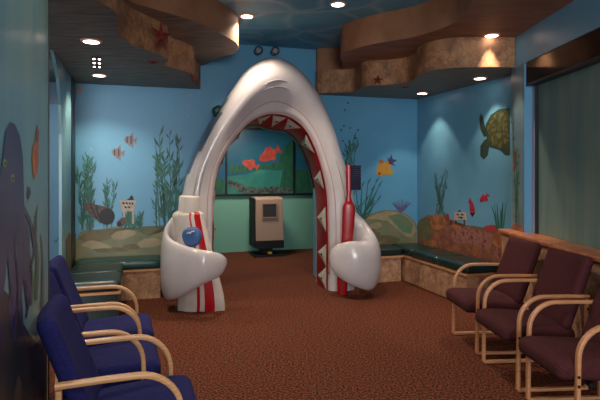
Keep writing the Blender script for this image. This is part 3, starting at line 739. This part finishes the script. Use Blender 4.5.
paint('back', 'painted_sign', sg, [SIGN, BLK], 'painted wooden sign with dark scribbled words', .004)
def fish(cx, cy, L, rot, tall=.5, face=1, **k):
    """outline drawn in image rows (y down): nose towards -x when face = 1"""
    out = fish_polys(0, 0, L, 0, tall=tall, face=-1, **k); c, s = math.cos(rot), math.sin(rot)
    return [([(cx+face*x*c-y*s, cy+face*x*s*1+y*c) for x, y in p], m) for p, m in out]
for cx, cy, lab in ((117.5, 152.5, 'lower striped angelfish'), (130, 140, 'upper striped angelfish')):
    f = fish(cx, cy, 13, .12, tall=.62)
    f += [([(cx-1, cy-3), (cx+3, cy-8.5), (cx+3.5, cy-2)], 0), ([(cx-1, cy+3), (cx+3, cy+9), (cx+3.5, cy+2)], 0), (stroke([(cx-3, cy-3.5), (cx-2.4, cy), (cx-3, cy+3.5)], 1, 1), 1), (stroke([(cx+1, cy-4), (cx+1.5, cy), (cx+1, cy+4)], 1.2, 1.2), 1)]
    paint('back', 'painted_fish', f, [TAN, BRN], lab)
bub = [(190, 95, 1.5), (189, 105, 1.6), (187.5, 115, 1.3), (185, 120, .9), (181, 128, 1.3), (174, 132, 1.5), (173, 110, 1), (91, 149, 1.6), (86.5, 155, 1.6), (169, 146, 1.3), (147, 158, 1), (162, 63+95, 1), (190, 85, 1)]
paint('back', 'painted_bubbles', [(blob(x, y, r, r, 10, 0), 0) for x, y, r in bub], [mat('paint_bubble', (140, 168, 186), .5)], 'pale painted bubbles')
paint('back', 'painted_fish', [([(77, 88), (80, 86), (82, 89), (81, 93), (78, 94)], 0)], [mat('paint_peach', (190, 140, 130), .5)], 'tiny pink painted fish in the corner')

# right part of the back wall
paint('back', 'painted_rock', [([(340, 248), (340, 222), (352, 220), (362, 219), (372, 213), (384, 210), (396, 210.5), (408, 215), (415, 222), (416.8, 226), (416.8, 256), (340, 256)], 0),
      ([(366, 219), (376, 214), (386, 211), (397, 212), (407, 216), (414, 223), (416.5, 231), (412, 238), (405, 236), (396, 228), (388, 221), (376, 219)], 1), ([(388, 216), (400, 213.5), (408, 218), (413.5, 225), (411, 234), (403, 232), (394, 223)], 2), (blob(366, 236, 14, 8, 18, .12, 0, rn), 3), (blob(388, 240, 12, 5, 18, .12, .1, rn), 3), (blob(375, 226, 7, 3, 14, .2, -.2, rn), 1)],
      [SAND, SANDL, mat('paint_seagreen', (84, 134, 112), .5, (122, 128, 96), 8), MOSS], 'rounded tan and green painted rock')
paint('back', 'painted_coral', [(blob(390, 221, 2.2, 1.8, 9, .2, rnd=rn), 0), (blob(357, 219, 3, 2, 9, .3, rnd=rn), 0)], [mat('paint_redcoral', (170, 60, 54), .5)], 'red painted spots of coral')
pc = []
for k in range(9): pc.append((stroke([(401, 213), (401+(k-4)*1.3, 206), (401+(k-4)*2.4+rn.uniform(-1, 1), 199+abs(k-4)*.9)], 1.1, .5), 0))
paint('back', 'painted_coral', pc, [PURL], 'lilac painted fan coral')
paint('back', 'painted_seaweed', weed(rn, 347, 222, 128, 15, 8, 4.5, 1), [G1, G2], 'slim painted seaweed behind the toothbrush')
wd = []
for tx, ty in ((352, 196), (356, 190), (362, 186), (368, 183), (372, 190), (376, 182), (379, 186), (378, 200), (366, 200), (372, 205)):
    wd.append((stroke([(362+rn.uniform(-4, 4), 219), ((362+tx)/2+rn.uniform(-2, 2), (219+ty)/2+3), (tx, ty)], 1.4, .6), rn.randrange(2)))
    wd.append((stroke([((362+tx)/2, (219+ty)/2+3), ((362+tx)/2+3, (219+ty)/2-3)], 1.4, .5), 0)); wd.append((stroke([(tx, ty), (tx+3, ty-5)], 1.6, .5), 1))
paint('back', 'painted_seaweed', wd, [G1, G2], 'branching dark painted seaweed above the rock')
paint('back', 'painted_dots', [(blob(x, y, 1, 1.1, 8, .1), 0) for x, y in ((345, 110), (348, 103), (341, 130), (344, 126), (350, 128), (358, 130), (356, 138), (352, 145), (343, 141))], [G2], 'dark green painted dots rising from the seaweed')
yf = fish(384.5, 168, 21, -.75, tall=.62, tail=.2)
yf = [(p, (1 if i == 1 else (0 if i != 3 else 2))) for i, (p, m) in enumerate(yf)]
yf.append((blob(379.5, 173.5, 1, 1, 8, 0), 3)); yf.append(([(389, 160), (391.5, 154), (392.5, 159), (397.5, 160), (393, 163)], 1))
paint('back', 'painted_fish', yf, [YEL, mat('paint_plum', (74, 60, 104), .5), ORG, BLK], 'yellow and orange fish with purple tail')

# right wall behind the bench
paint('right', 'painted_rock', [([(417.4, 262), (417.4, 226), (421, 219), (428, 215), (434, 216), (440, 214), (446, 218), (451, 225), (458, 228), (466, 225), (474, 228), (484, 230), (492, 233), (500, 230), (510, 232), (510, 285), (470, 280)], 0),
      (blob(425, 229, 8, 12, 18, .08, .1, rn), 1), (blob(438, 222, 8, 8, 16, .1, 0, rn), 3), (blob(446, 234, 8, 9, 16, .1, .3, rn), 0), (blob(460, 236, 9, 8, 16, .1, 0, rn), 2), (blob(474, 237, 9, 8, 16, .1, .2, rn), 2), (blob(487, 241, 9, 9, 16, .1, .2, rn), 2), (blob(500, 240, 8, 8, 16, .1, 0, rn), 3), (blob(502, 253, 8, 8, 16, .1, 0, rn), 2),
       (blob(456, 227, 5, 2.5, 12, .2, .2, rn), 3), (blob(476, 229, 6, 2.2, 12, .2, .1, rn), 1), (blob(431, 245, 6, 5, 12, .2, 0, rn), 3)],
      [RUST, MOSS, PINKR, mat('paint_orange_rock', (190, 122, 76), .5, (150, 84, 58), 8, mix=(.4, .6))], 'orange and brown painted reef rocks')
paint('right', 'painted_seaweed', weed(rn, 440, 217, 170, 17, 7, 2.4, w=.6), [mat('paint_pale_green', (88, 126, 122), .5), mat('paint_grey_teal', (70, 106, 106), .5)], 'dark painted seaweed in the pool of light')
paint('right', 'painted_seaweed', [(stroke([(498+k*1.2, 229), (496+k*2+rn.uniform(-1, 1), 215), (494+k*3, 202+rn.uniform(0, 8))], 1.6, .4), k % 2) for k in range(-1, 5)], [G1, G2], 'pointed painted grass near the window')
s2 = [([(454, 212), (466, 212), (467, 220), (454.5, 220.5)], 0), ([(455, 220), (456.6, 220), (456.6, 228), (455, 228)], 2), ([(463.5, 220), (465.2, 220), (465.2, 227), (463.5, 227)], 2), ([(457.5, 212), (459.5, 209.5), (461.5, 212)], 2)]
for x, y, l in ((456.5, 214.8, 2.6), (460.5, 214.8, 3), (457.5, 217.8, 5)): s2.append((stroke([(x, y), (x+l*.4, y-.8), (x+l*.7, y+.6), (x+l, y-.4)], .8, .7), 1))
paint('right', 'painted_sign', s2, [SIGN, BLK, BRN], 'small painted sign on the reef')
r1 = fish(471, 208.5, 13, 1.35, tall=.42, face=-1); r2 = fish(484, 198, 11, -.7, tall=.5)
paint('right', 'painted_fish', [([(469.5, 200), (472, 201), (474.5, 208), (475, 214), (472.5, 216.5), (470.5, 215), (469.5, 208)], 0), ([(468, 203), (469.8, 197.5), (471.5, 200.5), (470, 204)], 0), ([(470, 213), (475, 213), (472.5, 217)], 1)], [REDF, BLK], 'upright red painted fish')
paint('right', 'painted_fish', [(p, 0) for p, m in r2]+[(blob(480.6, 201, .8, .8, 8, 0), 1)], [REDF, BLK], 'slanting red painted fish')
paint('right', 'painted_coral', [(blob(447, 218, 2.4, 4.2, 12, .15, rnd=rn), 0), (blob(491, 229, 7, 4, 12, .15, rnd=rn), 0)], [mat('paint_brick', (168, 62, 60), .5)], 'brick red painted coral humps')
SHELL = add_veins(mat('paint_turtle', (112, 100, 50), .5, (74, 84, 46), 9), (36, 44, 26), 11, .22, 1.0, .15)
TFL = mat('paint_turtle_skin', (38, 56, 44), .5, (58, 70, 44), 20)
paint('right', 'painted_turtle', [([(509.8, 108), (499, 109), (490.5, 115), (485.5, 125), (485, 134), (488, 140.5), (489.5, 147), (500, 150), (505, 155), (509.8, 155)], 1),
      ([(481, 113), (483, 117), (484.3, 128), (487, 136), (484, 137), (480.3, 129), (479.3, 118)], 1), ([(488, 138), (489.5, 145), (488, 155), (484, 159.5), (480.3, 156), (480.3, 146), (484, 140.5)], 1),
      ([(509.8, 110), (499.5, 111), (492, 117), (487.5, 126), (487, 134), (490, 140), (491, 145), (500, 147.5), (509.8, 147)], 2)], [TFL, TFL, SHELL], 'dark green sea turtle with patterned shell')

# pilaster and jamb beside the window
paint('pil', 'painted_ground', [([(511.6, 240), (511.6, 180), (511.6, 72), (523.6, 62), (523.6, 240)], 0)], [mat('paint_pilaster', (112, 132, 136), .35, (96, 122, 130), 3)], 'paler painted strip beside the window')
paint('pil', 'painted_seaweed', weed(rn, 517, 228, 92, 7, 2, 3, dens=.6)+weed(rn, 516, 230, 150, 8, 3, 3, dens=.8), [G3, G2], 'climbing painted weed on the pilaster', .001)
paint('pil', 'painted_fish', [([(514, 150), (516.5, 152), (515.5, 158), (516.5, 166), (514, 172), (512.8, 170), (514, 163), (513, 156)], 0)], [mat('paint_seahorse', (138, 48, 44), .5)], 'small red painted seahorse', .001)
paint('pil', 'painted_rock', [([(511.3, 234), (511.3, 226), (516, 222), (521, 225), (523.5, 229), (523.5, 236)], 0)], [RUST], 'orange painted rock at the pilaster foot', .0015)

# octopus panel on the near left wall
paint('panel', 'painted_rock', [([(-12, 420), (-12, 268), (4, 290), (14, 300), (26, 330), (36, 345), (47.5, 330), (48.5, 420)], 0), ([(10, 420), (18, 374), (26, 392), (34, 380), (42, 398), (47.5, 392), (48, 420)], 1)], [DKR, mat('paint_dim_tan', (84, 74, 64), .35)], 'dark painted rocks at the foot of the octopus')
oc = [([(3, 185), (3.5, 150), (6, 130), (10.5, 122), (15, 124), (20, 136), (23, 156), (24, 190), (25, 230), (24, 262), (0, 262), (-6, 230), (-2, 205)], 0)]
for p, w_ in (([(20, 215), (27, 235), (26, 262), (30, 290), (26, 318)], 7), ([(10, 240), (14, 280), (10, 312), (16, 345)], 8), ([(2, 230), (3, 275), (-2, 310), (3, 340)], 8), ([(16, 235), (21, 275), (19, 300), (23, 330), (28, 350)], 6), ([(22, 205), (30, 222), (35, 246), (31, 268)], 4)):
    oc.append((stroke(p, w_, 1.5, 6), 0))
for k, (x, y) in enumerate(((5, 163), (12.8, 178))): oc.append((blob(x, y, 1.7, 4, 12, .05), 1)); oc.append((blob(x+.2, y+.6, .8, 2, 10, 0), 2))
paint('panel', 'painted_octopus', oc, [PUR, mat('paint_eye', (150, 160, 90), .4), BLK], 'large dark purple painted octopus', .0006)
paint('panel', 'painted_fish', [([(36, 130), (38.6, 142), (38.8, 160), (37.5, 172), (35, 180), (32.8, 172), (32, 158), (33.5, 144), (35.5, 142)], 0), ([(37, 124), (39.2, 132), (38.6, 142), (36, 142)], 1), (stroke([(35.5, 150), (36.5, 160), (35, 170)], .8, .5), 1)], [ORG, mat('paint_dim_orange', (140, 84, 60), .45)], 'tall orange painted fish')
paint('panel', 'painted_fish', [([(28, 186), (30.5, 188), (31, 194), (28.5, 200), (27, 194)], 0)], [PUR], 'small purple painted fish')
paint('panel', 'painted_seaweed', [(stroke([(36, 300), (38, 260), (35, 225), (38, 205)], 3, .8, 6), 0), (stroke([(42, 320), (43, 270), (41, 235)], 3, .8, 6), 0), (stroke([(31, 305), (33, 280), (30, 255)], 2.4, .6, 6), 1)], [mat('paint_grey_green', (88, 98, 92), .4), G3], 'pale painted weeds right of the octopus')
paint('corr', 'painted_birds', [(stroke([(54, 240), (56, 242), (59, 237)], .7, .5), 0), (stroke([(59, 234), (60.5, 236), (62, 232)], .6, .4), 0)], [G2], 'two tiny painted ticks on the corridor wall')
paint('left', 'painted_rock', [([(66, 330), (67, 262), (66, 240), (70, 232), (74, 244), (77, 262), (80, 330)], 0), (blob(76.5, 252, 1.3, 5, 10, .1), 1)], [MOSS, ORG], 'moss and orange painted rock low in the corner')
